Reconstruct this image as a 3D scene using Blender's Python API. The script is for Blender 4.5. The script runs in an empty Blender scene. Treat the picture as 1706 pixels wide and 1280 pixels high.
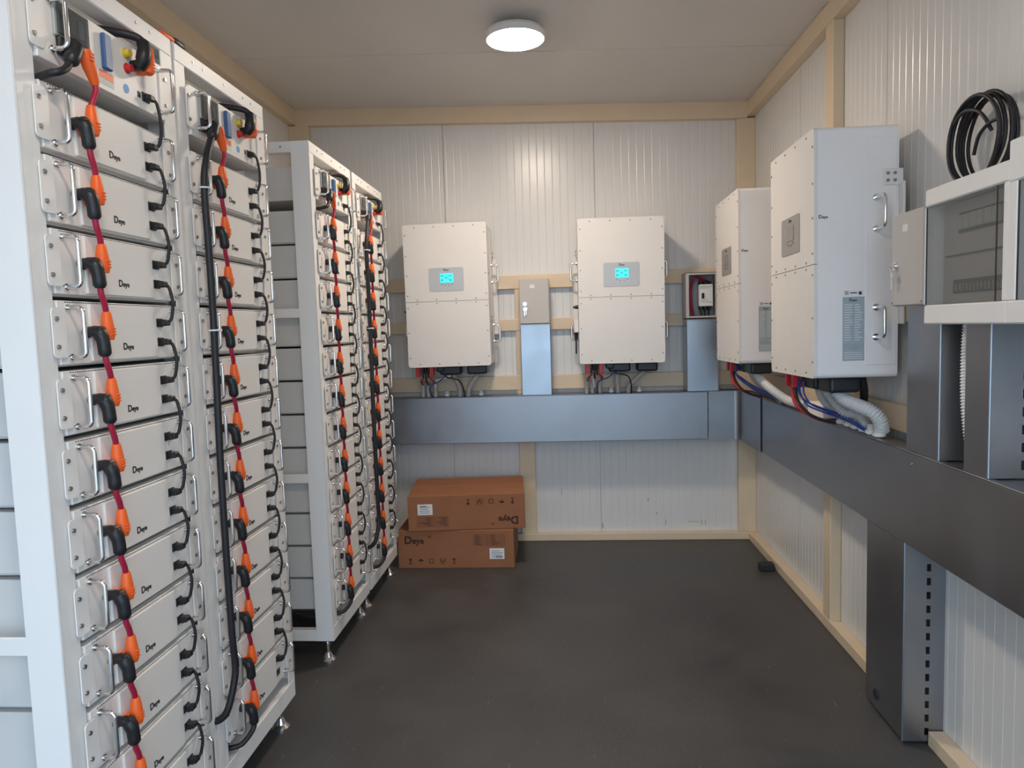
import bpy, bmesh, math, random
from mathutils import Vector, Matrix
PI = math.pi
random.seed(7)
S = bpy.context.scene
COL = S.collection

# ------------------------------------------------------------------ camera, sky, exposure
F_PX, YAW, PITCH, ROLL, CAM_Z = 1182.6654, 0.0746, 0.0796, -0.0305, 1.4579
def camera():
    cy, sy, cp, sp, cr, sr = math.cos(YAW), math.sin(YAW), math.cos(PITCH), math.sin(PITCH), math.cos(ROLL), math.sin(ROLL)
    fw = Vector((-sy*cp, cy*cp, -sp)); rt = Vector((cy, sy, 0)); up = rt.cross(fw)
    r = cr*rt + sr*up; u = -sr*rt + cr*up
    cd = bpy.data.cameras.new('camera'); cd.sensor_width = 36; cd.sensor_fit = 'HORIZONTAL'
    cd.lens = 36*F_PX/1706; cd.clip_start = 0.02
    co = bpy.data.objects.new('camera', cd); COL.objects.link(co)
    m = Matrix((r, u, -fw)).transposed().to_4x4(); m.translation = (0, 0, CAM_Z)
    co.matrix_world = m
    S.camera = co
camera()

w = bpy.data.worlds.new('sky'); S.world = w; w.use_nodes = True
w.node_tree.nodes['Background'].inputs['Color'].default_value = (0.60, 0.79, 1.0, 1)
w.node_tree.nodes['Background'].inputs["Strength"].default_value = 3.05
# the open doorway behind the camera guides the sky light into the room
DX0, DX1, DZ1, FRONT_Y = -1.40, 1.15, 2.45, -0.45
pl = bpy.data.lights.new('doorway_portal', 'AREA'); pl.shape = 'RECTANGLE'; pl.size = DX1-DX0; pl.size_y = DZ1
pl.cycles.is_portal = True
po = bpy.data.objects.new('doorway_portal', pl); COL.objects.link(po)
po.location = ((DX0+DX1)/2, FRONT_Y-0.01, DZ1/2); po.rotation_euler = (PI/2, 0, 0)
po.rotation_euler = (-PI/2, 0, PI)
LAMP_STRENGTH = 120.0
S.view_settings.view_transform = 'Standard'; S.view_settings.look = 'None'
S.view_settings.exposure = 0.22; S.view_settings.gamma = 1.0; S.view_settings.use_curve_mapping = False
S.cycles.use_denoising = True
S.cycles.max_bounces = 10; S.cycles.diffuse_bounces = 6; S.cycles.sample_clamp_indirect = 6

# ------------------------------------------------------------------ materials
def mat(name, col, rough=0.5, metal=0.0, noise=0.0, nscale=8.0, bump=0.0, bscale=60.0, rnoise=0.0, emit=0.0, alpha=1.0, spec=0.5, coords='Object', stretch=(1, 1, 1)):
    m = bpy.data.materials.new(name); m.use_nodes = True
    nt = m.node_tree; b = nt.nodes['Principled BSDF']; L = nt.links
    b.inputs['Base Color'].default_value = (*col, 1); b.inputs['Roughness'].default_value = rough
    b.inputs['Metallic'].default_value = metal; b.inputs['Specular IOR Level'].default_value = spec
    if alpha < 1: b.inputs['Alpha'].default_value = alpha
    if emit: b.inputs['Emission Color'].default_value = (*col, 1); b.inputs['Emission Strength'].default_value = emit
    tc = nt.nodes.new('ShaderNodeTexCoord'); mp = nt.nodes.new('ShaderNodeMapping')
    mp.inputs['Scale'].default_value = stretch
    L.new(tc.outputs[coords], mp.inputs['Vector'])
    n = nt.nodes.new('ShaderNodeTexNoise'); n.inputs['Scale'].default_value = nscale; n.inputs['Detail'].default_value = 6
    L.new(mp.outputs['Vector'], n.inputs['Vector'])
    k = max(noise, 0.015)
    r = nt.nodes.new('ShaderNodeMapRange')
    r.inputs['From Min'].default_value = 0.3; r.inputs['From Max'].default_value = 0.7
    r.inputs['To Min'].default_value = 1-k; r.inputs['To Max'].default_value = 1+k
    L.new(n.outputs['Fac'], r.inputs['Value'])
    x = nt.nodes.new('ShaderNodeVectorMath'); x.operation = 'SCALE'; x.inputs[0].default_value = col
    L.new(r.outputs['Result'], x.inputs['Scale']); L.new(x.outputs['Vector'], b.inputs['Base Color'])
    if rnoise:
        r2 = nt.nodes.new('ShaderNodeMapRange'); r2.inputs['From Min'].default_value = 0.3; r2.inputs['From Max'].default_value = 0.7
        r2.inputs['To Min'].default_value = max(rough-rnoise, 0.02); r2.inputs['To Max'].default_value = rough+rnoise
        L.new(n.outputs['Fac'], r2.inputs['Value']); L.new(r2.outputs['Result'], b.inputs['Roughness'])
    if bump:
        n2 = nt.nodes.new('ShaderNodeTexNoise'); n2.inputs['Scale'].default_value = bscale; n2.inputs['Detail'].default_value = 4
        L.new(mp.outputs['Vector'], n2.inputs['Vector'])
        bp = nt.nodes.new('ShaderNodeBump'); bp.inputs['Strength'].default_value = bump; bp.inputs['Distance'].default_value = 0.01
        L.new(n2.outputs['Fac'], bp.inputs['Height']); L.new(bp.outputs['Normal'], b.inputs['Normal'])
    return m

M = dict(
    wall=mat('wall_panel', (0.71, 0.695, 0.67), 0.28, noise=0.02, nscale=3),
    ceil=mat('ceiling_panel', (0.68, 0.65, 0.62), 0.5, noise=0.03, nscale=2),
    scuff=mat('scuffed_paint', (0.42, 0.40, 0.37), 0.6),
    seam=mat('dark_joint', (0.10, 0.09, 0.08), 0.8),
    trim=mat('beige_steel', (0.72, 0.575, 0.40), 0.42, noise=0.03, nscale=5),
    rack=mat('white_powder_coat', (0.86, 0.84, 0.81), 0.42, bump=0.03, bscale=900),
    module=mat('module_white', (0.86, 0.825, 0.78), 0.42, bump=0.02, bscale=900),
    chassis=mat('module_steel', (0.66, 0.65, 0.63), 0.45, noise=0.03),
    inv=mat('inverter_white', (0.77, 0.74, 0.705), 0.38, bump=0.02, bscale=900),
    invside=mat('inverter_side_white', (0.86, 0.83, 0.82), 0.42),
    galv=mat('galvanised_steel', (0.335, 0.345, 0.365), 0.38, 0.95, noise=0.10, nscale=3.5, rnoise=0.07, bump=0.02, bscale=14),
    galvlid=mat('galvanised_bright', (0.40, 0.45, 0.50), 0.36, 0.95, noise=0.05, nscale=5, rnoise=0.06, bump=0.05, bscale=6),
    chrome=mat('chrome', (0.82, 0.82, 0.82), 0.13, 1.0),
    screw=mat('screw_steel', (0.33, 0.31, 0.29), 0.35, 1.0),
    black=mat('black_plastic', (0.012, 0.012, 0.014), 0.42),
    blackcable=mat('black_cable', (0.014, 0.013, 0.016), 0.5),
    socket=mat('socket_dark', (0.03, 0.03, 0.03), 0.6),
    orange=mat('orange_plastic', (0.93, 0.135, 0.016), 0.42),
    redcable=mat('red_cable', (0.42, 0.012, 0.05), 0.45),
    red=mat('red_plastic', (0.62, 0.03, 0.03), 0.4),
    yellow=mat('yellow_plastic', (0.75, 0.55, 0.06), 0.4),
    blue=mat('blue_plastic', (0.05, 0.13, 0.30), 0.4),
    bluelabel=mat('blue_label', (0.10, 0.36, 0.70), 0.5),
    bluecable=mat('blue_cable', (0.02, 0.06, 0.30), 0.45),
    white=mat('white_plastic', (0.82, 0.82, 0.80), 0.4),
    paper=mat('white_paper', (0.78, 0.78, 0.76), 0.7),
    ink=mat('black_ink', (0.02, 0.02, 0.022), 0.6),
    inkbrown=mat('carton_ink', (0.045, 0.018, 0.012), 0.8),
    inkfaint=mat('carton_faint_ink', (0.16, 0.062, 0.034), 0.8),
    hose=mat('grey_white_hose', (0.62, 0.62, 0.61), 0.5),
    pipe=mat('grey_pvc', (0.50, 0.49, 0.47), 0.45),
    carton=mat('cardboard', (0.31, 0.125, 0.055), 0.8, noise=0.06, nscale=6, bump=0.03, bscale=150),
    cartonedge=mat('cardboard_edge', (0.44, 0.25, 0.13), 0.85),
    panelgrey=mat('display_panel_grey', (0.50, 0.53, 0.57), 0.35),
    paneldark=mat('display_panel_off', (0.30, 0.28, 0.27), 0.3),
    screen=mat('lit_lcd', (0.05, 0.62, 0.66), 0.3, emit=0.75),
    screenoff=mat('lcd_off', (0.24, 0.22, 0.22), 0.2),
    icon=mat('lcd_icon', (0.01, 0.10, 0.14), 0.4),
    rating=mat('rating_label', (0.36, 0.42, 0.46), 0.4),
    boxgrey=mat('grey_enclosure', (0.52, 0.49, 0.465), 0.42),
    inner=mat('enclosure_inside', (0.40, 0.43, 0.42), 0.6),
    smoke=mat('smoky_window', (0.22, 0.23, 0.225), 0.12, alpha=0.32),
    breakerwin=mat('breaker_window', (0.10, 0.11, 0.11), 0.12, alpha=0.62),
    meter=mat('meter_face', (0.42, 0.43, 0.42), 0.35),
    rubber=mat('rubber', (0.02, 0.02, 0.02), 0.75),
    concrete=mat('outside_concrete', (0.42, 0.41, 0.40), 0.9, noise=0.1, nscale=2),
    cord=mat('zip_tie', (0.85, 0.85, 0.85), 0.4),
    glow=mat('lamp_diffuser', (1.0, 0.86, 0.72), 0.4, emit=LAMP_STRENGTH),
    glowfill=mat('fill_lamp_diffuser', (1.0, 0.84, 0.68), 0.4, emit=LAMP_STRENGTH*.60),
    lampwhite=mat('lamp_housing', (0.85, 0.84, 0.82), 0.4),
)
def floor_material():
    m = bpy.data.materials.new('painted_floor'); m.use_nodes = True
    nt = m.node_tree; L = nt.links; b = nt.nodes['Principled BSDF']
    tc = nt.nodes.new('ShaderNodeTexCoord')
    n = nt.nodes.new('ShaderNodeTexNoise'); n.inputs['Scale'].default_value = 2.2; n.inputs['Detail'].default_value = 8; n.inputs['Roughness'].default_value = 0.65
    cr = nt.nodes.new('ShaderNodeValToRGB')
    cr.color_ramp.elements[0].position = 0.3; cr.color_ramp.elements[0].color = (0.048, 0.046, 0.045, 1)
    cr.color_ramp.elements[1].position = 0.72; cr.color_ramp.elements[1].color = (0.084, 0.080, 0.077, 1)
    L.new(tc.outputs['Object'], n.inputs['Vector']); L.new(n.outputs['Fac'], cr.inputs['Fac'])
    mp = nt.nodes.new('ShaderNodeMapping'); mp.inputs['Scale'].default_value = (9, 1.3, 1); mp.inputs['Rotation'].default_value = (0, 0, 1.1)
    v = nt.nodes.new('ShaderNodeTexNoise'); v.inputs['Scale'].default_value = 9; v.inputs['Detail'].default_value = 2
    L.new(tc.outputs['Object'], mp.inputs['Vector']); L.new(mp.outputs['Vector'], v.inputs['Vector'])
    sc = nt.nodes.new('ShaderNodeMapRange'); sc.inputs['From Min'].default_value = 0.70; sc.inputs['From Max'].default_value = 0.78
    L.new(v.outputs['Fac'], sc.inputs['Value'])
    mx = nt.nodes.new('ShaderNodeMixRGB'); mx.inputs['Color2'].default_value = (0.16, 0.16, 0.16, 1)
    L.new(sc.outputs['Result'], mx.inputs['Fac']); L.new(cr.outputs['Color'], mx.inputs['Color1']); L.new(mx.outputs['Color'], b.inputs['Base Color'])
    rr = nt.nodes.new('ShaderNodeMapRange'); rr.inputs['To Min'].default_value = 0.34; rr.inputs['To Max'].default_value = 0.62
    L.new(n.outputs['Fac'], rr.inputs['Value']); L.new(rr.outputs['Result'], b.inputs['Roughness'])
    bp = nt.nodes.new('ShaderNodeBump'); bp.inputs['Strength'].default_value = 0.12; bp.inputs['Distance'].default_value = 0.01
    n3 = nt.nodes.new('ShaderNodeTexNoise'); n3.inputs['Scale'].default_value = 55
    L.new(tc.outputs['Object'], n3.inputs['Vector']); L.new(n3.outputs['Fac'], bp.inputs['Height']); L.new(bp.outputs['Normal'], b.inputs['Normal'])
    return m
M['floor'] = floor_material()

# ------------------------------------------------------------------ mesh helpers
def rrect(w, h, r, n=5, cx=0.0, cy=0.0):
    p = []
    for (sx, sy, a0) in ((1, 1, 0), (-1, 1, PI/2), (-1, -1, PI), (1, -1, 1.5*PI)):
        for i in range(n+1):
            a = a0 + PI/2*i/n
            p.append((cx+sx*(w/2-r)+r*math.cos(a), cy+sy*(h/2-r)+r*math.sin(a)))
    return p
def spl(pts, n=8):
    P = [Vector(p) for p in pts]; out = []
    for i in range(len(P)-1):
        a, b, c, d = P[max(i-1, 0)], P[i], P[i+1], P[min(i+2, len(P)-1)]
        for k in range(n):
            t = k/n
            out.append(0.5*((2*b)+(c-a)*t+(2*a-5*b+4*c-d)*t*t+(3*b-a-3*c+d)*t**3))
    out.append(P[-1]); return out
class MB:
    def __init__(s): s.v = []; s.f = []; s.sm = []
    def add(s, vs, fs, smooth=False):
        o = len(s.v); s.v += [tuple(v) for v in vs]
        for f in fs: s.f.append(tuple(i+o for i in f)); s.sm.append(smooth)
        return s
    def box(s, x0, x1, y0, y1, z0, z1):
        v = [(x, y, z) for x in (x0, x1) for y in (y0, y1) for z in (z0, z1)]
        return s.add(v, [(0, 1, 3, 2), (4, 6, 7, 5), (0, 4, 5, 1), (2, 3, 7, 6), (0, 2, 6, 4), (1, 5, 7, 3)])
    def bbox(s, x0, x1, y0, y1, z0, z1, b=0.003, seg=2):
        bm = bmesh.new(); bmesh.ops.create_cube(bm, size=1)
        for v in bm.verts: v.co = Vector((x0+(v.co.x+.5)*(x1-x0), y0+(v.co.y+.5)*(y1-y0), z0+(v.co.z+.5)*(z1-z0)))
        bmesh.ops.bevel(bm, geom=list(bm.edges), offset=b, segments=seg, affect='EDGES', profile=0.5)
        bm.verts.index_update()
        s.add([v.co.copy() for v in bm.verts], [tuple(v.index for v in f.verts) for f in bm.faces], False); bm.free()
        return s
    def prism(s, pts, ax, lo, hi):
        # pts: 2-D outline in the two axes other than ax (in x,y,z order)
        n = len(pts)
        def mk(p, h): q = list(p); q.insert(ax, h); return tuple(q)
        v = [mk(p, lo) for p in pts]+[mk(p, hi) for p in pts]
        f = [tuple(range(n-1, -1, -1)), tuple(range(n, 2*n))]+[(i, (i+1) % n, n+(i+1) % n, n+i) for i in range(n)]
        return s.add(v, f)
    def tube(s, path, r, n=8, cap=True, closed=False):
        P = [Vector(p) for p in path]; m = len(P); R = r if isinstance(r, (list, tuple)) else [r]*m
        T = []
        for i in range(m):
            a = P[(i-1) % m] if closed else P[max(i-1, 0)]; b = P[(i+1) % m] if closed else P[min(i+1, m-1)]
            t = (b-a); T.append(t.normalized() if t.length > 1e-9 else Vector((0, 0, 1)))
        nrm = T[0].orthogonal().normalized(); v = []
        for i in range(m):
            nrm = (nrm-T[i]*nrm.dot(T[i])); nrm = nrm.normalized() if nrm.length > 1e-6 else T[i].orthogonal().normalized()
            bi = T[i].cross(nrm)
            for k in range(n):
                a = 2*PI*k/n; v.append(P[i]+(nrm*math.cos(a)+bi*math.sin(a))*R[i])
        f = []
        for i in range(m if closed else m-1):
            j = (i+1) % m
            for k in range(n): f.append((i*n+k, i*n+(k+1) % n, j*n+(k+1) % n, j*n+k))
        s.add(v, f, True)
        if cap and not closed:
            s.add(v[:n], [tuple(range(n-1, -1, -1))]); s.add(v[-n:], [tuple(range(n))])
        return s
    def cyl(s, p, q, r0, r1=None, n=14): return s.tube([p, q], [r0, r0 if r1 is None else r1], n)
    def lathe(s, prof, c=(0, 0, 0), n=24):
        v = [(c[0]+r*math.cos(2*PI*k/n), c[1]+r*math.sin(2*PI*k/n), c[2]+z) for r, z in prof for k in range(n)]
        f = [(i*n+k, i*n+(k+1) % n, (i+1)*n+(k+1) % n, (i+1)*n+k) for i in range(len(prof)-1) for k in range(n)]
        f += [tuple(range(n-1, -1, -1)), tuple((len(prof)-1)*n+k for k in range(n))]
        return s.add(v, f, False)
    def mesh(s, name, m):
        me = bpy.data.meshes.new(name); me.from_pydata(s.v, [], s.f)
        bm = bmesh.new(); bm.from_mesh(me); bmesh.ops.recalc_face_normals(bm, faces=bm.faces); bm.to_mesh(me); bm.free()
        me.polygons.foreach_set('use_smooth', s.sm)
        me.materials.append(M[m]); me.update(); return me
    def build(s, name, m, parent=None, loc=None):
        o = bpy.data.objects.new(name, s.mesh(name, m)); COL.objects.link(o)
        if parent is not None: o.parent = parent
        if loc is not None: o.location = loc
        return o
def tag(o, label, cat, group=None):
    o['label'] = label; o['category'] = cat
    if group: o['group'] = group
    return o
def thing(name, label, cat, loc=(0, 0, 0), rot=(0, 0, 0), group=None):
    o = bpy.data.objects.new(name, None); COL.objects.link(o); o.empty_display_size = 0.05
    o.location = loc; o.rotation_euler = rot
    return tag(o, label, cat, group)
def struct(name, mb, m, parent=None):
    o = mb.build(name, m, parent)
    if parent is None: o['kind'] = 'structure'
    return o
def dup(root, loc, label, group=None):
    r = root.copy(); COL.objects.link(r); r.location = loc; r['label'] = label
    if group: r['group'] = group
    for ch in list(root.children):
        c = ch.copy(); COL.objects.link(c); c.parent = r
        for g in list(ch.children):
            d = g.copy(); COL.objects.link(d); d.parent = c
    return r
def text_mesh(txt, size, name, m, mtx, depth=0.0006, align='CENTER'):
    cu = bpy.data.curves.new(name, 'FONT'); cu.body = txt; cu.size = size; cu.extrude = depth/2; cu.align_x = align; cu.resolution_u = 3; cu.offset = size*.028
    t = bpy.data.objects.new(name, cu); COL.objects.link(t)
    dg = bpy.context.evaluated_depsgraph_get(); dg.update()
    me = bpy.data.meshes.new_from_object(t.evaluated_get(dg))
    COL.objects.unlink(t); bpy.data.objects.remove(t); bpy.data.curves.remove(cu)
    me.transform(mtx); me.materials.clear(); me.materials.append(M[m]); me.name = name
    return me
def link(name, me, parent):
    o = bpy.data.objects.new(name, me); COL.objects.link(o); o.parent = parent; return o
def basis(x, y, z, loc):
    m = Matrix((Vector(x), Vector(y), Vector(z))).transposed().to_4x4(); m.translation = loc; return m
def join_mesh(meshes, name, m):
    bm = bmesh.new()
    for me in meshes: bm.from_mesh(me)
    out = bpy.data.meshes.new(name); bm.to_mesh(out); bm.free(); out.materials.append(M[m]); return out
ORD = ['uppermost', 'second', 'third', 'fourth', 'fifth', 'sixth', 'seventh', 'eighth', 'ninth', 'tenth', 'eleventh', 'lowest']

# ------------------------------------------------------------------ room shell
XR, YB, XL = 1.25, 4.79, -1.80          # wall faces
TR, TB, TL = 1.20, 4.742, -1.753        # faces of the beige framing
def ceil_z(x): return 2.848-0.0332*(x-1.2)
struct('floor', MB().box(XL-.1, XR+.1, FRONT_Y-.1, YB+.1, -.1, 0), 'floor')
struct('ground', MB().box(-14, 14, -22, FRONT_Y-.1, -.16, -.06), 'concrete')

def ribbed(ax, a0, a1, face, back, seams, pitch=0.05, z1=3.02):
    """corrugated sandwich panel wall: narrow shallow grooves, a deeper joint each metre"""
    prof = [(a0, 0.0)]
    a = a0+pitch*0.6
    marks = []
    while a < a1-0.02: marks.append((a, 0)); a += pitch
    marks = [q for q in marks if all(abs(q[0]-s) > 0.012 for s in seams)]+[(s, 1) for s in seams]
    for p, deep in sorted(marks):
        h, d = (0.003, 0.012) if deep else (0.0038, 0.0012)
        prof += [(p-h, 0.0), (p, d) if not deep else (p-h*.6, d), (p+h, 0.0)] if not deep else [(p-h, 0), (p-h*.7, d), (p+h*.7, d), (p+h, 0)]
    prof.append((a1, 0.0))
    sgn = 1 if back > face else -1
    poly = [(p, face+sgn*d) for p, d in prof]+[(a1, back), (a0, back)]
    if ax == 0: pts = poly
    else: pts = [(q, p) for p, q in poly]
    return MB().prism(pts, 2, 0, z1)
struct('wall_back', ribbed(0, XL-.08, XR+.08, YB, YB+.08, [-1.768, -.771, .226]), 'wall')
struct('wall_right', ribbed(1, FRONT_Y, YB, XR, XR+.08, [.88, 1.88, 2.88, 3.87]), 'wall')
struct('wall_left', ribbed(1, FRONT_Y, YB, XL, XL-.08, [.88, 1.88, 2.88, 3.87]), 'wall')
for x, z, w_, h_ in ((.544, .255, .010, .022), (.660, .088, .006, .040), (.60, .165, .012, .010), (.845, .108, .075, .004), (.90, .092, .006, .030), (.925, .088, .005, .034), (-.04, .30, .005, .05), (.235, .07, .010, .035)):
    MB().box(x-w_/2, x+w_/2, YB-.0006, YB+.0004, z, z+h_).build('scuff_mark', 'scuff', bpy.data.objects['wall_back'])
fw = MB()
fw.box(XL-.08, DX0, FRONT_Y-.08, FRONT_Y, 0, 3.02).box(DX1, XR+.08, FRONT_Y-.08, FRONT_Y, 0, 3.02).box(DX0, DX1, FRONT_Y-.08, FRONT_Y, DZ1, 3.02)
struct('wall_front', fw, 'wall')
def slab(y0, y1): return MB().prism([(XL-.08, ceil_z(XL-.08)), (XR+.08, ceil_z(XR+.08)), (XR+.08, 3.2), (XL-.08, 3.2)], 1, y0, y1)
cl = MB()
for a, b in ((FRONT_Y-.08, .80), (.805, 1.80), (1.805, 2.84), (2.845, 3.835), (3.840, YB+.08)):
    q = slab(a, b); cl.add(q.v, q.f)
struct('ceiling', cl, 'ceil')

tn = [0]
def trim(mb):
    tn[0] += 1; return struct('trim_%d' % tn[0], mb, 'trim')
TH = 0.105
trim(MB().prism([(TL, ceil_z(TL)), (TR, ceil_z(TR)), (TR, ceil_z(TR)-TH), (TL, ceil_z(TL)-TH)], 1, TB, YB))
trim(MB().box(TR, XR, FRONT_Y, YB, ceil_z(TR)-.095, ceil_z(TR)-.002))
trim(MB().box(XL, TL, FRONT_Y, YB, ceil_z(TL)-.10, ceil_z(TL)))
trim(MB().bbox(1.135, XR, TB, YB, .05, ceil_z(TR)-TH, .004))
trim(MB().bbox(XL, -1.665, TB, YB, .05, ceil_z(TL)-TH, .004))
trim(MB().bbox(TR, XR, 3.295, 3.385, .05, ceil_z(TR)-.095, .004))
trim(MB().bbox(-.32, -.213, 4.7535, YB, .05, 1.712, .004))
for z0, z1 in ((1.712, 1.805), (1.434, 1.513), (1.037, 1.133)):
    trim(MB().bbox(-1.665, 1.135, 4.75, YB, z0, z1, .004))
    trim(MB().bbox(1.21, XR, 3.385, 4.742, z0, z1, .004))
    trim(MB().bbox(1.21, XR, 2.425, 3.295, z0, z1, .004))
struct('baseboard_back', MB().bbox(XL, XR, TB-.004, YB, 0, .05, .004), 'trim')
bb = MB().bbox(TR-.002, XR, FRONT_Y, 2.398, 0, .052, .004).bbox(TR-.002, XR, 2.705, TB-.004, 0, .052, .004)
struct('baseboard_right', bb, 'trim')
struct('baseboard_left', MB().bbox(XL, TL, FRONT_Y, TB-.004, 0, .05, .004), 'trim')

# ------------------------------------------------------------------ ceiling lamp
def ceiling_lamp(y, label, glow='glow'):
    x = -.195; zc = ceil_z(x)
    t = thing('ceiling_lamp', label, 'lamp', (x, y, 2.815), group='round ceiling lamps')
    MB().lathe([(.138, .004), (.143, .010), (.143, .030), (.134, .044), (.06, .05)], n=48).build('housing', 'lampwhite', t)
    MB().lathe([(.0, -.010), (.06, -.009), (.11, -.005), (.136, .004)], n=48).build('diffuser', glow, t)
    MB().cyl((0, 0, .049), (0, 0, zc-2.815), .016, .016).build('stem', 'lampwhite', t)
ceiling_lamp(3.49, 'glowing round white LED lamp hanging under the grey ceiling')
ceiling_lamp(.60, 'added fill light, an unseen dimmer round lamp on the ceiling near the doorway', 'glowfill')  # added fill lamp, out of view, put in to brighten the near racks

# ------------------------------------------------------------------ battery racks
XF = -1.04; RW = 0.58; RD = 0.60; RZ0, RZ1 = 0.105, 2.26
PITCH_Z = 0.1475; TOP1 = 1.985; MH = 0.135
SCREWS = {}
def screws(parent, pts, ax, r0, r1, h, m='screw', name='screw'):
    """one small head per point; ax is the direction it faces"""
    key = (ax, r0, r1, h, m)
    if key not in SCREWS:
        d = Vector(ax); SCREWS[key] = MB().cyl(-d*.0004, d*h, r0, r1, 10).mesh(name, m)
    for q in pts: link(name, SCREWS[key], parent).location = q
def link(name, me, parent):
    o = bpy.data.objects.new(name, me); COL.objects.link(o); o.parent = parent; return o
RACKS = [(1.335, 'the nearest rack', 'nearest'), (1.925, 'the second rack', 'second'), (2.955, 'the third rack', 'third'), (3.565, 'the farthest rack', 'farthest')]
def make_rack():
    t = thing('battery_rack', 'tall white open-sided rack of battery modules standing nearest the viewer', 'rack', (XF, RACKS[0][0], 0), group='white battery racks')
    pd, pw = .078, .055
    for (x0, x1) in ((-pd, 0), (-RD, -RD+pd)):
        for (y0, y1, s) in ((0, pw, 1), (RW-pw, RW, -1)):
            p = MB()
            # angle section: side flange and front flange
            ys = (y0, y0+.004) if s == 1 else (y1-.004, y1)
            p.bbox(x0, x1, ys[0], ys[1], RZ0, RZ1, .0012, 1)
            fx = (x1-.004, x1) if x1 == 0 else (x0, x0+.004)
            p.bbox(fx[0], fx[1], y0, y1, RZ0, RZ1, .0012, 1)
            p.build('post', 'rack', t)
    for (x0, x1) in ((-.05, .0015), (-RD-.0015, -RD+.05)):
        r = MB().bbox(x0, x1, .002, RW-.002, RZ1-.048, RZ1+.001, .003, 1).build('top_rail', 'rack', t)
        if x1 > 0:
            screws(r, [(.0015, yy, RZ1-.02) for yy in (.10, .16, .29, .42, .48)], (1, 0, 0), .004, .003, .002)
        MB().bbox(x0, x1, .002, RW-.002, RZ0-.001, RZ0+.066, .003, 1).build('bottom_rail', 'rack', t)
    for y0, y1 in ((.0005, .035), (RW-.035, RW-.0005)):
        MB().bbox(-RD+.01, -.04, y0, y1, RZ1-.046, RZ1, .002, 1).build('side_rail', 'rack', t)
        MB().bbox(-RD+.01, -.04, y0, y1, RZ0, RZ0+.05, .002, 1).build('side_rail', 'rack', t)
        for z in (1.526, .812):
            MB().bbox(-RD+.01, -.04, y0, y0+.006 if y0 < .1 else y1, z, z+.04, .002, 1).build('crossbar', 'rack', t)
    screws(t, [(x, 0, RZ1-.022) for x in (-.12, -.19, -.30, -.40)], (0, -1, 0), .004, .004, .002)
    me = MB().box(-RD+.06, -.016, .066, RW-.066, -.0035, 0).mesh('shelf', 'chassis')
    for k in range(12):
        o = link('shelf', me, t); o.location = (0, 0, TOP1-MH-PITCH_Z*k)
    for x in (-.045, -RD+.045):
        for y in (.045, RW-.045):
            f = MB().cyl((x, y, .035), (x, y, RZ0+.004), .009, n=10).cyl((x, y, .072), (x, y, .082), .016, n=6).build('leveling_foot', 'chrome', t)
            MB().lathe([(.034, 0), (.034, .006), (.022, .018), (.012, .038), (.006, .040)], (x, y, 0), 20).build('foot_pad', 'chrome', f)
    return t
rack0 = make_rack()
for y0, lab in ((RACKS[1][0], 'second white battery rack from the viewer, its long black cable hanging down the front'),
                (RACKS[2][0], 'third white battery rack, showing its open side beyond the gap'),
                (RACKS[3][0], 'farthest white battery rack, standing beside the cardboard cartons')):
    dup(rack0, (XF, y0, 0), lab)

FONT_YZ = lambda y, z, x: basis((0, 1, 0), (0, 0, 1), (1, 0, 0), (x, y, z))   # lettering on a face that looks along +X
def logo_yz(size, y, z, x, m='ink', name='logo'):
    a = text_mesh('D', size*1.28, name, m, FONT_YZ(y-size*.62, z, x)); b = text_mesh('eye', size, name, m, FONT_YZ(y+size*.55, z, x))
    return join_mesh([a, b], name, m)
def handle_mb(y, z0, z1, out, x0=0.0, r=.0048):
    c = .012
    p = [(x0-.002, y, z0)]+[(x0+out-c+c*math.sin(a), y, z0+c-c*math.cos(a)) for a in [PI/2*i/5 for i in range(6)]]+\
        [(x0+out-c+c*math.cos(a), y, z1-c+c*math.sin(a)) for a in [PI/2*i/5 for i in range(6)]]+[(x0-.002, y, z1)]
    mb = MB().tube(p, r, 10)
    for z in (z0, z1): mb.cyl((x0-.001, y, z), (x0+.003, y, z), r*1.7, r*1.5, 12)
    return mb
def make_module():
    # origin: front plane of the rack, near corner, bottom of the module
    t = thing('battery_module', '', 'battery', group='battery modules in the white racks')
    MB().bbox(-.52, -.012, .060, .520, 0, MH, .002, 1).build('chassis', 'chassis', t)
    fp = MB().bbox(-.012, .002, .062, .518, .0005, MH-.0005, .0015, 1).build('front_panel', 'module', t)
    d = MB()
    for i in range(58): d.box(.0018, .0026, .085+i*.0072, .0888+i*.0072, MH-.0045, MH-.0025)
    d.build('vent_slots', 'socket', fp)
    cv = MB().bbox(.002, .008, .155, .408, .004, MH-.006, .0015, 1).build('cover_plate', 'module', t)
    link('logo', logo_yz(.0175, .283, .026, .0084), cv)
    for y0, y1, ys in ((.038, .078, .050), (.496, .536, .520)):
        e = MB().prism(rrect(y1-y0, .104, .010, 4, (y0+y1)/2, MH/2), 0, .0045, .0075).build('mounting_ear', 'module', t)
        screws(e, [(.0075, ys, MH/2-.029), (.0075, ys, MH/2+.029)], (1, 0, 0), .0052, .0044, .0035)
    handle_mb(.092, MH/2-.052, MH/2+.052, .034, .003).build('handle', 'chrome', t)
    handle_mb(.487, MH/2-.052, MH/2+.052, .034, .003).build('handle', 'chrome', t)
    for z in (MH/2+.022, MH/2-.027): MB().bbox(.0018, .0045, .416, .444, z-.011, z+.011, .001, 1).build('data_port', 'socket', t)
    MB().cyl((.0018, .144, MH/2), (.0105, .144, MH/2), .013, .012, 14).build('power_socket', 'black', t)
    MB().cyl((.0075, .172, MH/2-.008), (.0105, .172, MH/2-.008), .013, .012, 14).build('power_socket', 'orange', t)
    return t
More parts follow.
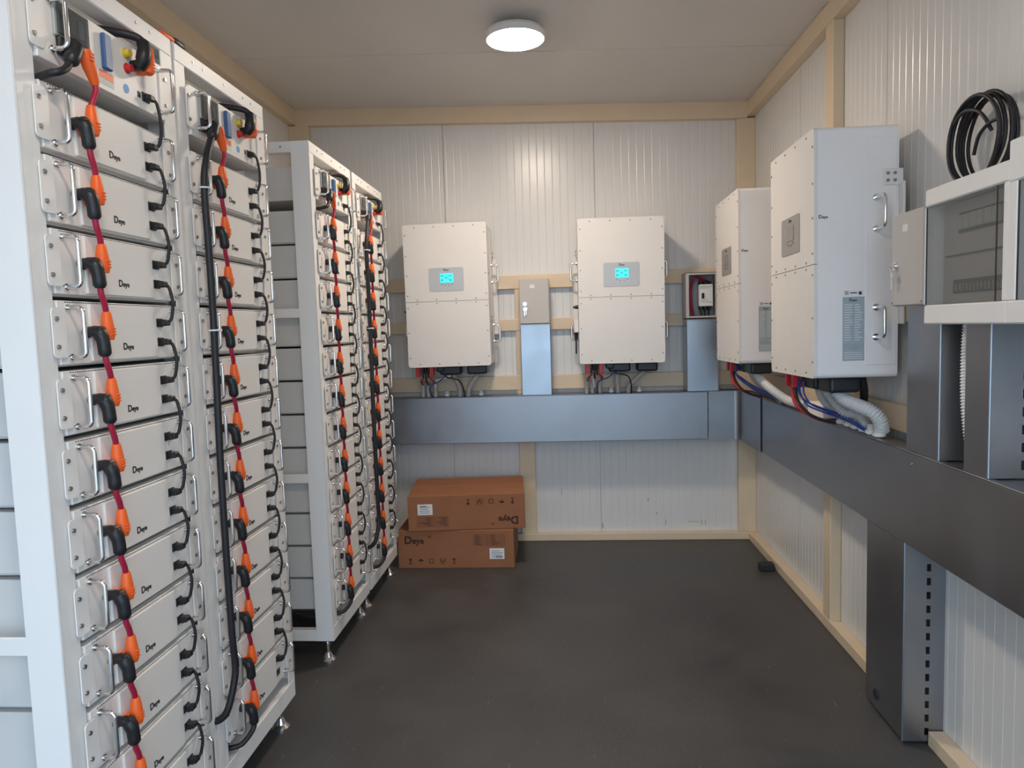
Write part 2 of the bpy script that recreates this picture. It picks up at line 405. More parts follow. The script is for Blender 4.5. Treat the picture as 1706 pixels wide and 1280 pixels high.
def black_plug(mb, z, y=.144):
    mb.tube(spl([(.009, y, z), (.022, y, z+.001), (.033, y, z-.003), (.040, y+.001, z-.020), (.041, y+.003, z-.054)], 4), [.0115]*4+[.0125]*4+[.0150]*4+[.0140]*4+[.0095], 10)
    mb.bbox(.028, .044, y-.010, y+.010, z-.002, z+.012, .004, 1)
def orange_plug(mb, z, y=.172):
    # z: top where the cable enters; body hangs down from there
    mb.tube([(.034, y, z), (.034, y, z-.006), (.034, y, z-.030), (.034, y, z-.052), (.034, y, z-.063)], [.0080, .0100, .0135, .0150, .0120], 12)
    mb.cyl((.010, y, z-.051), (.034, y, z-.051), .0120, .0130, 12)
    for k in range(3):
        for dy in (-.006, .002): mb.bbox(.0465, .0492, y+dy, y+dy+.006, z-.0395-.0065*k, z-.0360-.0065*k, .0008, 1)
    mb.cyl((.028, y-.020, z-.050), (.028, y-.008, z-.050), .0042, .0050, 8)
ZC = lambda k: TOP1-PITCH_Z*k-MH/2           # centre height of module k
def make_power_cable():
    # origin at centre height of the upper module
    t = thing('power_cable', '', 'cable', group='orange and black plugged battery cables')
    p = MB(); black_plug(p, .001); p.build('black_plug', 'black', t)
    o = MB(); orange_plug(o, -PITCH_Z+.045); o.build('orange_plug', 'orange', t)
    MB().tube(spl([(.041, .147, -.048), (.040, .151, -.066), (.038, .162, -.086), (.034, .172, -PITCH_Z+.041)], 5), .0064, 8).build('lead', 'redcable', t)
    return t
def data_plug(t, z, y=.430):
    MB().bbox(.003, .019, y-.011, y+.011, z-.0085, z+.0085, .003, 1).bbox(.013, .025, y-.008, y+.016, z-.008, z+.007, .003, 1).build('plug', 'black', t)
def make_data_cable():
    t = thing('data_cable', '', 'cable', group='short black data cables between modules')
    z0, z1 = -.027, -PITCH_Z+.022
    MB().tube(spl([(.019, .440, z0), (.025, .446, z0-.008), (.030, .448, z0-.030), (.032, .448, (z0+z1)/2), (.030, .448, z1+.030), (.025, .446, z1+.008), (.019, .440, z1)], 5), .0042, 8).build('lead', 'blackcable', t)
    for z in (z0, z1): data_plug(t, z)
    return t
def ac_plug(t):
    p = MB().bbox(.006, .018, .112, .150, 2.050, 2.090, .004, 1)
    p.tube(spl([(.012, .131, 2.072), (.034, .128, 2.070), (.043, .120, 2.056), (.044, .100, 2.026)], 4), [.0165]*4+[.0175]*4+[.0155]*4+[.010], 10)
    p.build('black_plug', 'black', t)
def make_control():
    t = thing('control_unit', '', 'control unit', group='control units at the rack tops')
    z0, z1 = 2.028, 2.168
    MB().bbox(-.50, -.012, .060, .520, z0, z1, .002, 1).build('chassis', 'chassis', t)
    MB().bbox(-.012, .006, .060, .520, z0, z1, .0015, 1).build('front_panel', 'module', t)
    for y0, y1, ys in ((.038, .078, .050), (.496, .536, .520)):
        e = MB().prism(rrect(y1-y0, .112, .010, 4, (y0+y1)/2, (z0+z1)/2+.004), 0, .0065, .0095).build('mounting_ear', 'module', t)
        screws(e, [(.0095, ys, z0+.040), (.0095, ys, z1-.034)], (1, 0, 0), .0052, .0044, .0035)
    handle_mb(.100, z0+.028, z1-.014, .036, .007).build('handle', 'chrome', t)
    handle_mb(.498, z0+.016, z0+.122, .036, .006).build('handle', 'chrome', t)
    wf = MB().bbox(.006, .012, .108, .218, z0+.060, z1-.004, .002, 1).build('breaker_window', 'meter', t)
    MB().bbox(.012, .017, .114, .212, z0+.065, z1-.009, .002, 1).build('window_cover', 'breakerwin', wf)
    for a in (.128, .152, .180): MB().bbox(.0118, .015, a, a+.018, z0+.078, z1-.024, .001, 1).build('breaker_toggle', 'black' if a < .17 else 'blue', wf)
    MB().bbox(.006, .018, .262, .290, z0+.046, z1-.014, .003, 1).build('bar_handle', 'blue', t)
    for y, z, m in ((.357, z1-.026, 'yellow'), (.360, z1-.060, 'red')):
        MB().cyl((.006, y, z), (.0085, y, z), .0125, .012, 16).cyl((.0085, y, z), (.020, y, z), .0095, .0085, 16).build('push_button', m, t)
    lb = MB().box(.0059, .0066, .250, .305, z0+.012, z0+.044).build('warning_sticker', 'paper', t)
    MB().box(.0065, .0070, .252, .303, z0+.026, z0+.042).build('orange_band', 'orange', lb)
    MB().cyl((.006, .352, z0+.030), (.0072, .352, z0+.030), .0105, .0105, 16).build('round_sticker', 'bluelabel', t)
    MB().box(.005, .0068, .398, .410, z0+.026, z0+.040).build('usb_port', 'socket', t)
    MB().bbox(.005, .009, .416, .446, z0+.022, z0+.044, .001, 1).build('data_port', 'socket', t)
    return t

mod0, ctl0, pow0, dat0 = make_module(), make_control(), make_power_cable(), make_data_cable()
used = dict(m=False, c=False, p=False, d=False)
def place(proto, key, loc, label, group):
    if not used[key]:
        used[key] = True; proto.location = loc; proto['label'] = label; proto['group'] = group; return proto
    return dup(proto, loc, label, group)
for i, (y0, where, short) in enumerate(RACKS):
    for k in range(12):
        pos = 'uppermost' if k == 0 else 'lowest' if k == 11 else ORD[k]+' from top'
        place(mod0, 'm', (XF, y0, TOP1-PITCH_Z*k-MH), 'white battery module with chrome handles, %s in %s' % (pos, where), 'battery modules in %s' % where)
        if k < 11:
            place(pow0, 'p', (XF, y0, ZC(k)), 'red cable between black and orange plugs, leaving the %s module of %s' % (ORD[k], where), 'battery cables on %s' % where)
            place(dat0, 'd', (XF, y0, ZC(k)), 'short black data cable hanging from the %s module of %s' % (ORD[k], where), 'data cables on %s' % where)
    place(ctl0, 'c', (XF, y0, 0), 'white control unit with push buttons and breaker window atop %s' % where, 'control units at the rack tops')
    # control unit to uppermost module
    t = thing('power_cable', 'red cable with two orange plugs below the control unit of %s' % where, 'cable', (XF, y0, 0), group='battery cables on %s' % where)
    a = MB().tube([(.036, .163, 2.076), (.036, .164, 2.068), (.036, .174, 2.044), (.036, .188, 2.018), (.036, .190, 2.011)], [.012, .0150, .0140, .0100, .008], 12).cyl((.008, .166, 2.066), (.036, .164, 2.066), .0120, .0130, 12)
    for k in range(3): a.bbox(.0485, .0515, .158, .172, 2.066-.0065*k, 2.0695-.0065*k, .0008, 1)
    a.build('orange_plug', 'orange', t)
    o = MB(); orange_plug(o, ZC(0)+.045); o.build('orange_plug', 'orange', t)
    MB().tube(spl([(.036, .189, 2.016), (.037, .189, 1.998), (.036, .178, 1.975), (.034, .172, ZC(0)+.041)], 5), .0064, 8).build('lead', 'redcable', t)
    # data cable from control unit
    t = thing('data_cable', 'black data cable running down from the control unit of %s' % where, 'cable', (XF, y0, 0), group='data cables on %s' % where)
    z0, z1 = 2.060, ZC(0)+.022
    MB().tube(spl([(.019, .440, z0), (.026, .446, z0-.010), (.031, .448, z0-.04), (.033, .448, (z0+z1)/2), (.031, .448, z1+.03), (.025, .446, z1+.008), (.019, .440, z1)], 6), .0042, 8).build('lead', 'blackcable', t)
    data_plug(t, z0); data_plug(t, z1)
    # main output cable at the upper right of the control unit
    t = thing('output_cable', 'thick black and red output leads with orange plug atop %s' % where, 'cable', (XF, y0, 0), group='output cables at the rack tops')
    MB().cyl((.008, .384, 2.122), (.034, .380, 2.122), .0125, .014, 12).tube(spl([(.028, .378, 2.118), (.038, .376, 2.130), (.040, .382, 2.156), (.032, .392, 2.180)], 4), [.014]*4+[.0165]*4+[.015]*4+[.011], 10).build('black_plug', 'black', t)
    o = MB().tube([(.034, .402, 2.108), (.034, .403, 2.114), (.034, .410, 2.140), (.032, .418, 2.168), (.030, .419, 2.174)], [.0115, .0150, .0140, .010, .008], 12).cyl((.008, .407, 2.118), (.034, .404, 2.118), .0115, .0125, 12)
    for k in range(3): o.bbox(.0465, .0495, .400, .412, 2.116+.0065*k, 2.1195+.0065*k, .0008, 1)
    o.build('orange_plug', 'orange', t)
    MB().tube(spl([(.033, .392, 2.178), (.020, .386, 2.190), (-.012, .365, 2.194), (-.06, .31, 2.188), (-.16, .24, 2.184), (-.40, .22, 2.182)], 6), .0095, 8).build('lead', 'blackcable', t)
    MB().tube(spl([(.031, .419, 2.172), (.018, .414, 2.192), (-.012, .39, 2.199), (-.07, .34, 2.193), (-.20, .28, 2.187), (-.42, .27, 2.184)], 6), .0085, 8).build('red_lead', 'redcable', t)
    # AC lead
    if i in (0, 2):
        t = thing('mains_cable', 'short black mains lead looping sideways from the control unit of %s' % where, 'cable', (XF, y0, 0), group='black mains leads')
        ac_plug(t)
        MB().tube(spl([(.044, .101, 2.030), (.045, .088, 2.012), (.044, .068, 1.998), (.032, .058, 1.992), (.006, .066, 1.990), (-.03, .080, 1.990)], 6), .0075, 8).build('lead', 'blackcable', t)
    else:
        t = thing('mains_cable', 'long black cable with white ties hanging down the front of %s' % where, 'cable', (XF, y0, 0), group='black mains leads')
        ac_plug(t)
        path = [(.044, .101, 2.030), (.046, .080, 2.00), (.050, .050, 1.955), (.050, .028, 1.88), (.050, .030, 1.72), (.050, .032, 1.56), (.051, .026, 1.36), (.051, .018, 1.12), (.051, .017, .88), (.051, .021, .60), (.050, .030, .50), (.048, .026, .45), (.036, .002, .375), (.016, -.005, .345), (-.02, -.005, .330)]
        MB().tube(spl(path, 6), .0105, 8).build('lead', 'blackcable', t)
        for z, u in ((1.872, .028), (1.475, .031)):
            MB().tube([(.050+.0130*math.cos(a), u+.0130*math.sin(a), z) for a in [2*PI*q/14 for q in range(14)]], .0028, 6, closed=True).bbox(.054, .064, u+.010, u+.022, z-.004, z+.004, .001, 1).build('cable_tie', 'cord', t)
    # return cable at the lowest module
    z = ZC(11)
    t = thing('return_cable', 'black cable curving down from the lowest module of %s' % where, 'cable', (XF, y0, 0), group='return cables at the rack bottoms')
    p = MB(); black_plug(p, z); p.build('black_plug', 'black', t)
    MB().tube(spl([(.041, .147, z-.048), (.040, .140, z-.066), (.028, .116, z-.086), (.008, .098, z-.098), (-.05, .085, z-.100), (-.20, .09, z-.10)], 6), .0085, 8).build('lead', 'blackcable', t)
t = thing('cable_loop', 'thin black cable loop inside the open side of the third rack, near the floor', 'cable', (XF, RACKS[2][0], 0))
MB().tube(spl([(-.085, .03, .345), (-.070, .028, .32), (-.066, .026, .275), (-.072, .026, .23), (-.09, .03, .205), (-.16, .05, .20)], 6), .006, 8).build('lead', 'blackcable', t)
# loose connector lying on top of the near racks
t = thing('loose_plug', 'loose orange and black cable plug lying on top of the second rack', 'plug', (XF-.02, RACKS[1][0]+.03, RZ1+.014))
MB().tube([(0, -.05, 0), (0, -.02, 0), (0, 0, 0)], [.009, .012, .011], 10).build('orange_sleeve', 'orange', t)
MB().tube([(0, 0, 0), (0, .012, 0), (0, .05, 0), (0, .058, -.002)], [.0115, .0145, .0145, .010], 10).build('black_body', 'black', t)

# ------------------------------------------------------------------ inverters
IW, IH, ID = .527, .894, .292
FX = lambda x, z, y: basis((1, 0, 0), (0, 0, 1), (0, -1, 0), (x, y, z))          # lettering on the front (-y)
SX = lambda y, z, x: basis((0, 1, 0), (0, 0, 1), (1, 0, 0), (x, y, z))            # lettering on the right side (+x)
def logo_front(size, x, z, y, m='ink', name='logo'):
    return join_mesh([text_mesh('D', size*1.28, name, m, FX(x-size*.62, z, y)), text_mesh('eye', size, name, m, FX(x+size*.55, z, y))], name, m)
def sidehandle(x, s, y, z0, z1, out=.055):
    c = .016
    p = [(x-s*.002, y, z0)]+[(x+s*(out-c+c*math.sin(a)), y, z0+c-c*math.cos(a)) for a in [PI/2*i/5 for i in range(6)]]+\
        [(x+s*(out-c+c*math.cos(a)), y, z1-c+c*math.sin(a)) for a in [PI/2*i/5 for i in range(6)]]+[(x-s*.002, y, z1)]
    mb = MB().tube(p, .0065, 10)
    for z in (z0, z1): mb.cyl((x-s*.001, y, z), (x+s*.006, y, z), .013, .012, 14)
    return mb
def make_inverter(label, loc, rot, lit, side_out=.042):
    t = thing('inverter', label, 'inverter', loc, rot, 'wall-mounted white inverters')
    # cabinet: rounded at the front-view corners and at the lower edge
    body = MB().prism(rrect(IW, IH, .018, 5, IW/2, IH/2), 1, .012, ID).build('cabinet', 'invside', t)
    sp = .412
    def plate(z0, z1, top):
        r = .016; p = []
        for (cx, cz, a0, rr) in ((IW-r, z1-r, 0, top), (r, z1-r, PI/2, top), (r, z0+r, PI, not top), (IW-r, z0+r, 1.5*PI, not top)):
            if rr: p += [(cx+r*math.cos(a0+PI/2*i/5), cz+r*math.sin(a0+PI/2*i/5)) for i in range(6)]
            else: p += [(IW if cx > .2 else 0, z1 if cz > (z0+z1)/2 else z0)]
        return p
    up = MB().prism(plate(sp+.0012, IH, True), 1, 0, .0115).build('upper_cover', 'inv', t)
    lo = MB().prism(plate(0, sp-.0012, False), 1, 0, .0115).build('lower_cover', 'inv', t)
    su = [(x, 0, IH-.018) for x in (.075, .198, .322, .446)]+[(x, 0, sp+.012) for x in (.075, .198, .322, .446)]
    sl = [(x, 0, sp-.012) for x in (.075, .198, .322, .446)]+[(x, 0, .018) for x in (.075, .198, .322, .446)]
    for x in (.014, IW-.014):
        su += [(x, 0, z) for z in (.83, .70, .578, .452)]; sl += [(x, 0, z) for z in (.375, .22, .06)]
    screws(up, su, (0, -1, 0), .0046, .0038, .0022); screws(lo, sl, (0, -1, 0), .0046, .0038, .0022)
    dp = MB().prism(rrect(.220, .146, .010, 4, .265, .548), 1, -.0025, .0005).build('display_panel', 'panelgrey' if lit else 'paneldark', t)
    MB().prism(rrect(.082, .058, .003, 3, .268, .556), 1, -.0042, -.0024).build('screen', 'screen' if lit else 'screenoff', dp)
    if lit:
        ic = MB()
        for x, z, w_, h_ in ((.240, .570, .014, .010), (.292, .570, .016, .008), (.268, .558, .012, .010), (.240, .544, .013, .012), (.293, .543, .014, .012)):
            for q in range(3): ic.box(x-w_/2+q*w_/3, x-w_/2+q*w_/3+w_/5, -.0048, -.0041, z-h_/2, z+h_/2-(q % 2)*h_*.4)
        for x0, x1, z in ((.250, .259, .563), (.277, .285, .563), (.250, .259, .550), (.277, .285, .550)): ic.box(x0, x1, -.0048, -.0041, z, z+.0016)
        ic.build('screen_icons', 'icon', dp)
    link('logo', logo_front(.015, .265, .601, -.0027), dp)
    screws(dp, [(x, -.0025, .517-(.007 if x in (.256, .280) else 0)) for x in (.236, .256, .280, .302)], (0, -1, 0), .0042, .0038, .002, 'screw', 'button')
    screws(dp, [(x, -.0025, .591) for x in (.240, .258, .278, .296)], (0, -1, 0), .002, .0018, .001, 'meter', 'indicator_light')
    # right-hand side
    MB().bbox(IW-.002, IW+.0025, .178, .286, .045, .850, .002, 1).build('side_panel', 'invside', t)
    rl = MB().box(IW-.0005, IW+.0010, .100, .176, .062, .292).build('rating_label', 'rating', t)
    tx = MB()
    for k in range(15):
        z = .262-.009*k; tx.box(IW+.0009, IW+.0014, .105, .105+.020+.012*random.random(), z, z+.0024); tx.box(IW+.0009, IW+.0014, .142, .142+.012+.016*random.random(), z, z+.0024)
    for k in range(4):
        for q in range(5): tx.box(IW+.0009, IW+.0016, .110+q*.012, .117+q*.012, .104+.011*(k % 2), .111+.011*(k % 2))
    for k in range(4): tx.box(IW+.0009, IW+.0014, .106, .170, .070+.007*k, .0718+.007*k)
    tx.build('fine_print', 'paper', rl)
    link('logo', join_mesh([text_mesh('D', .0145, 'logo', 'ink', SX(.128, .276, IW+.0012)), text_mesh('eye', .0115, 'logo', 'ink', SX(.1415, .276, IW+.0012))], 'logo', 'ink'), rl)
    st = MB().box(IW-.0005, IW+.0010, .102, .172, .296, .316).build('white_sticker', 'paper', t)
    q = MB().box(IW+.0009, IW+.0014, .126, .150, .304, .3075)
    for k in range(4): q.box(IW+.0009, IW+.0014, .108+.0035*k, .1095+.0035*k, .299, .313)
    q.box(IW+.0009, IW+.0014, .156, .166, .299, .310).build('fine_print', 'ink', st)
    link('brand_tag', join_mesh([text_mesh('D', .017, 'brand_tag', 'ink', SX(.022, .574, IW+.0004)), text_mesh('eye', .0135, 'brand_tag', 'ink', SX(.0385, .574, IW+.0004))], 'brand_tag', 'ink'), t)
    for x, s in ((IW, 1), (0, -1)):
        for z0, z1 in ((.530, .640), (.146, .252)):
            sidehandle(x+s*.002, s, .213, z0, z1, side_out).build('handle', 'chrome', t)
        tab = MB().bbox(min(x+s*.0028, x+s*.0065), max(x+s*.0028, x+s*.0065), .236, .305, .680, .738, .002, 1).build('bracket_tab', 'inv', t)
        screws(tab, [(x+s*.0065, y, z) for y in (.252, .276) for z in (.697, .722)], (s, 0, 0), .0062, .005, .004)
    MB().bbox(-.030, IW+.030, ID+.001, ID+.011, .190, .690, .002, 1).build('mounting_plate', 'inv', t)
    if lit: MB().box(.30, IW-.01, .262, ID, -.062, .004).build('lower_bracket', 'boxgrey', t)
    # left-hand side: isolator box, knob and aerial
    MB().bbox(-.030, -.001, .08, .16, .196, .275, .004, 1).build('switch_box', 'inv', t)
    MB().cyl((-.001, .12, .357), (-.020, .12, .357), .012, n=12).bbox(-.034, -.018, .105, .135, .350, .364, .003, 1).build('rotary_switch', 'black', t)
    MB().cyl((-.018, .12, .150), (-.018, .12, .197), .011, .012, 12).cyl((-.018, .12, .060), (-.018, .12, .152), .005, n=8).build('aerial', 'black', t)
    # connectors below
    for x in (.047, .135):
        MB().bbox(x-.014, x+.014, .045, .085, -.062, .001, .003, 1).build('isolator_lever', 'red', t)
    for k, x in enumerate((.075, .092, .109)):
        MB().cyl((x, .07, .001), (x, .07, -.045), .0085, .0085, 10).cyl((x, .07, -.045), (x, .07, -.075), .0065, .005, 10).build('string_plug', 'black', t)
    MB().bbox(.165, .215, .06, .15, -.036, .001, .006, 1).build('data_port_cover', 'black', t)
    for x0, x1 in ((.185, .320), (.362, .490)):
        MB().bbox(x0, x1, .07, .18, -.058, .001, .012, 3).build('cable_boot', 'black', t)
    return t
make_inverter('white inverter with lit cyan screen on back wall, left of the keyed grey box', (-.986, 4.446, 1.2206), (0, .0074*-1, 0), True)
make_inverter('white inverter with lit cyan screen on back wall, right of the keyed grey box', (.096, 4.446, 1.2164), (0, .004, 0), True)
make_inverter('large white inverter with rating label and chrome handles on right wall, nearest the fuse boards', (.902, 3.170, 1.233), (0, -.010, -PI/2), False, .075)
make_inverter('white inverter on right wall, half hidden behind the larger nearer inverter', (.900, 4.268, 1.231), (0, -.006, -PI/2), False)

# ------------------------------------------------------------------ steel cable trunking
TT, TZ = 1.010, .704
def lipped(x0, x1, y0, y1, front):
    mb = MB().bbox(x0, x1, y0, y1, TZ, TT, .003, 1)
    return mb
t = thing('cable_trunking', 'long grey galvanised steel trunking running along the back wall', 'cable trunking', (-.4, 4.6, TZ))
MB().bbox(-1.35, 1.31, 0, .147, 0, TT-TZ, .003, 1).build('trough', 'galv', t)
MB().bbox(-1.35, 1.31, -.0015, .03, TT-TZ-.0005, TT-TZ+.0025, .001, 1).build('lid_lip', 'galv', t)
screws(t, [(x, 0, .04) for x in (-.6, .3, .95)], (0, -1, 0), .004, .003, .003, 'screw', 'rivet')
t = thing('trunking_corner', 'bright bent steel corner cover joining the back and right trunking', 'cable trunking', (1.108, 4.598, TZ))
cp = [(-.19, -.006), (-.003, -.006)]
outer = [(-.196, -.006)]+[(-.030-.004+.030*math.sin(a), -.036+.030*math.cos(a)) for a in [PI/2*i/6 for i in range(7)]]+[(-.004, -.50)]
inner = [(x+.0025, y+.0025) for x, y in outer][::-1]
MB().prism(outer+inner, 2, -.004, TT-TZ+.002).build('bent_plate', 'galv', t)
t = thing('cable_trunking', 'long grey steel trunking running along the right wall below the inverters', 'cable trunking', (1.11, 2.9, TZ))
MB().bbox(0, .088, -1.75, 1.688, 0, TT-TZ+.004, .003, 1).build('trough', 'galv', t)
MB().bbox(-.002, .02, -1.75, 1.688, TT-TZ+.0035, TT-TZ+.007, .001, 1).build('lid_lip', 'galv', t)
screws(t, [(0, y, .275) for y in (-1.3, -.55, .4, 1.1)], (-1, 0, 0), .005, .004, .004, 'screw', 'rivet')

# vertical ducts below the enclosures on the back wall
for x, lab in ((-.279, 'bright steel duct cover on back wall below the keyed grey box'), (.781, 'steel duct cover on back wall below the open breaker box')):
    t = thing('steel_duct', lab, 'duct', (x, 4.602, TT+.003), group='upright steel ducts')
    MB().bbox(0, .194 if x < 0 else .198, 0, .145, 0, .462, .003, 1).build('duct_cover', 'galvlid', t)
    MB().box(.006, .188, -.0012, .001, .452, .458).build('folded_edge', 'galv', t)

def slotted_channel(name, label, x0, x1, y0, y1, z0, z1, slot_x, pitch=.0475, group='slotted steel channels'):
    """U channel on the right wall: plain front towards the room, slotted flank towards -y"""
    t = thing(name, label, 'steel channel', (x0, y0, z0), group=group)
    W_, D_, H_ = y1-y0, x1-x0, z1-z0; sx = slot_x-x0
    MB().box(0, .002, 0, W_, 0, H_).build('front_plate', 'galv', t)
    MB().tube([(0, .006, 0), (0, .006, H_)], .004, 8).build('folded_edge', 'galvlid', t)
    f = MB(); hw, hh = .0065, .0125
    f.box(.002, sx-hw, .002, .004, 0, H_); f.box(sx+hw, D_, .002, .004, 0, H_)
    z = .0
    while z < H_:
        zt = min(z+pitch-2*hh, H_); f.box(sx-hw, sx+hw, .002, .004, z, zt); z += pitch
    f.build('slotted_flank', 'galv', t)
    MB().box(.002, D_, W_-.004, W_-.002, 0, H_).build('rear_flank', 'galv', t)
    return t
t = slotted_channel('slotted_channel', 'wide steel channel with slotted flank dropping from trunking to floor on right wall', 1.118, 1.249, 2.40, 2.70, .012, .703, 1.195)
c = MB().cyl((-.004, .21, .055), (.004, .21, .055), .018, n=14).build('cable_grommet', 'rubber', t)
slotted_channel('slotted_channel', 'steel channel with slotted flank above the trunking, under the small keyed box on right wall', 1.118, 1.249, 2.197, 2.405, TT+.008, 1.484, 1.205)
slotted_channel('slotted_channel', 'narrower steel channel with slotted flank beside white hose, under the windowed fuse board', 1.118, 1.249, 1.945, 2.068, TT+.008, 1.431, 1.205)

# ------------------------------------------------------------------ enclosures
def keyed_box(label, loc, rz, w_, h_, d_):
    t = thing('enclosure', label, 'electrical box', loc, (0, 0, rz), 'small keyed grey boxes')
    MB().bbox(0, w_, .010, d_, 0, h_, .003, 1).build('case', 'boxgrey', t)
    d = MB().bbox(.003, w_-.003, 0, .0095, .003, h_-.003, .002, 1).build('door', 'boxgrey', t)
    MB().box(w_*.36, w_*.52, -.0006, .001, h_-.062, h_-.040).build('sticker', 'paper', d)
    l = MB().cyl((.036, 0, h_*.44), (.036, -.006, h_*.44), .014, .013, 18).cyl((.036, -.006, h_*.44), (.036, -.012, h_*.44), .007, .007, 12).build('lock', 'chrome', t)
    k = MB().tube([(.036+.011*math.sin(a), -.014, h_*.44-.011+.011*math.cos(a)) for a in [2*PI*q/14 for q in range(14)]], .0014, 6, closed=True)
    k.prism(rrect(.016, .020, .006, 4, .034, h_*.44-.032), 1, -.0155, -.0135).box(.031, .036, -.0155, -.0135, h_*.44-.075, h_*.44-.040)
    k.prism(rrect(.015, .018, .006, 4, .043, h_*.44-.030), 1, -.0185, -.0168).box(.042, .046, -.0185, -.0168, h_*.44-.066, h_*.44-.038)
    k.build('keys', 'chrome', t)
    screws(d, [(x, 0, .012) for x in (.010, w_-.010)], (0, -1, 0), .003, .003, .002)
    return t
keyed_box('small grey steel box with keys in its lock on the back wall', (-.281, 4.602, 1.476), 0, .194, .292, .147)
keyed_box('small grey steel box with keys in its lock on right wall, beside the large inverter', (1.070, 2.420, 1.487), -PI/2, .208, .294, .178)

def open_box():
    w_, h_, d_ = .200, .288, .146
    t = thing('breaker_box', 'open grey steel box with white breaker and red wires inside, in the back right corner', 'electrical box', (.780, 4.603, 1.480))
    c = MB().box(0, w_, d_-.003, d_, 0, h_).box(0, .003, 0, d_, 0, h_).box(w_-.003, w_, 0, d_, 0, h_).box(0, w_, 0, d_, 0, .003).box(0, w_, 0, d_, h_-.003, h_)
    c.box(.003, .018, 0, .003, 0, h_).box(w_-.018, w_-.003, 0, .003, 0, h_).box(.018, w_-.018, 0, .003, 0, .014).box(.018, w_-.018, 0, .003, h_-.014, h_)
    c.build('case', 'boxgrey', t)
    MB().box(.010, w_-.010, d_-.012, d_-.004, .012, h_-.012).build('back_plate', 'inner', t)
    b = MB().bbox(.092, .178, .045, d_-.013, .075, .215, .004, 1).build('breaker', 'white', t)
    MB().bbox(.106, .122, .038, .046, .125, .160, .002, 1).build('toggle', 'black', b)
    tm = MB()
    for q in range(3):
        for z0, z1 in ((.212, .236), (.054, .078)): tm.bbox(.097+q*.027, .116+q*.027, .06, .12, z0, z1, .002, 1)
    tm.build('terminal', 'black', b)
    pr = MB()
    for z, n in ((.100, 9), (.112, 6), (.190, 7), (.200, 9)):
        for q in range(n): pr.box(.098+q*.0085, .103+q*.0085, .0443, .0455, z, z+.003)
    pr.build('fine_print', 'ink', b)
    for q in range(3):
        MB().tube(spl([(.100+q*.024, .07+.006*q, .236), (.085+.012*q, .058, .262-.004*q), (.055+.004*q, .05, .255), (.034+.006*q, .048+.01*q, .20), (.030+.008*q, .05+.01*q, .13), (.042+.006*q, .06+.01*q, .06), (.052+.006*q, .07, .006)], 6), .0058, 8).build('red_wire', 'redcable', t)
    for q in range(3):
        MB().tube(spl([(.106+q*.027, .09, .056), (.108+q*.024, .085, .036), (.116+q*.02, .09, .005)], 5), .0062, 8).build('black_wire', 'blackcable', t)
    return t
open_box()

def fuse_board(name, label, loc, w_, ht, d_, win, slat_side):
    """loc = lower corner at the viewer's left; local x runs to the viewer's right, y into the wall"""
    t = thing(name, label, 'fuse board', loc, (0, 0, -PI/2), 'fuse boards with smoky windows')
    x0, x1, z0, z1 = win
    c = MB().box(0, w_, d_-.004, d_, 0, ht).box(0, .004, .028, d_, 0, ht).box(w_-.004, w_, .028, d_, 0, ht).box(0, w_, .028, d_, 0, .004).box(0, w_, .028, d_, ht-.004, ht)
    c.build('case', 'rack', t)
    fr = MB().bbox(0, w_, 0, .028, z1, ht, .004, 1).bbox(0, w_, 0, .028, 0, z0, .004, 1)
    if x0 > .002: fr.bbox(0, x0, 0, .028, z0, z1, .003, 1)
    if x1 < w_-.002: fr.bbox(x1, w_, 0, .028, z0, z1, .003, 1)
    fr.build('frame', 'rack', t)
    ip = MB().box(x0+.006, x1-.006, .050, .056, z0, z1).build('inner_panel', 'boxgrey', t)
    xm, xw = (x0+x1)/2+.01, (x1-x0)
    sh = MB()
    sh.box(xm-xw*.30, xm+xw*.28, .0485, .0505, z1-.085, z1-.030).box(xm-xw*.36, xm+xw*.34, .0485, .0505, z0+.030, z0+.068).build('device_slot', 'socket', ip)
    br = MB()
    n = 6
    for q in range(n): br.bbox(xm-xw*.27+q*xw*.088, xm-xw*.27+q*xw*.088+xw*.078, .036, .049, z1-.078, z1-.038, .002, 1)
    br.build('breaker', 'meter', ip)
    tr = MB()
    for q in range(14): tr.box(xm-xw*.33+q*xw*.046, xm-xw*.33+q*xw*.046+xw*.026, .040, .049, z0+.034, z0+.056)
    tr.build('terminal', 'screw', ip)
    MB().box(x0+.02, x1-.004, .046, .051, (z0+z1)/2-.006, (z0+z1)/2-.002).build('divider_rail', 'socket', ip)
    wd = MB().bbox(x0+.001, x1-.001, .004, .010, z0+.001, z1-.001, .002, 1).build('window_door', 'smoke', t)
    MB().box(x1-.030, x1-.0275, .002, .0045, z0+.001, z1-.001).build('door_edge', 'socket', wd)
    MB().box(x0+.001, x0+.004, .002, .0045, z0+.001, z1-.001).build('door_edge', 'socket', wd)
    return t
fuse_board('fuse_board', 'white fuse board with smoky window beside the small keyed box on right wall', (1.050, 2.166, 1.430), .388, .385, .199, (.003, .368, .055, .335), 1)
fuse_board('fuse_board', 'taller white fuse board at the right edge of the view, black cable coil above', (1.048, 1.777, 1.430), .42, .427, .201, (.034, .40, .055, .330), 0)

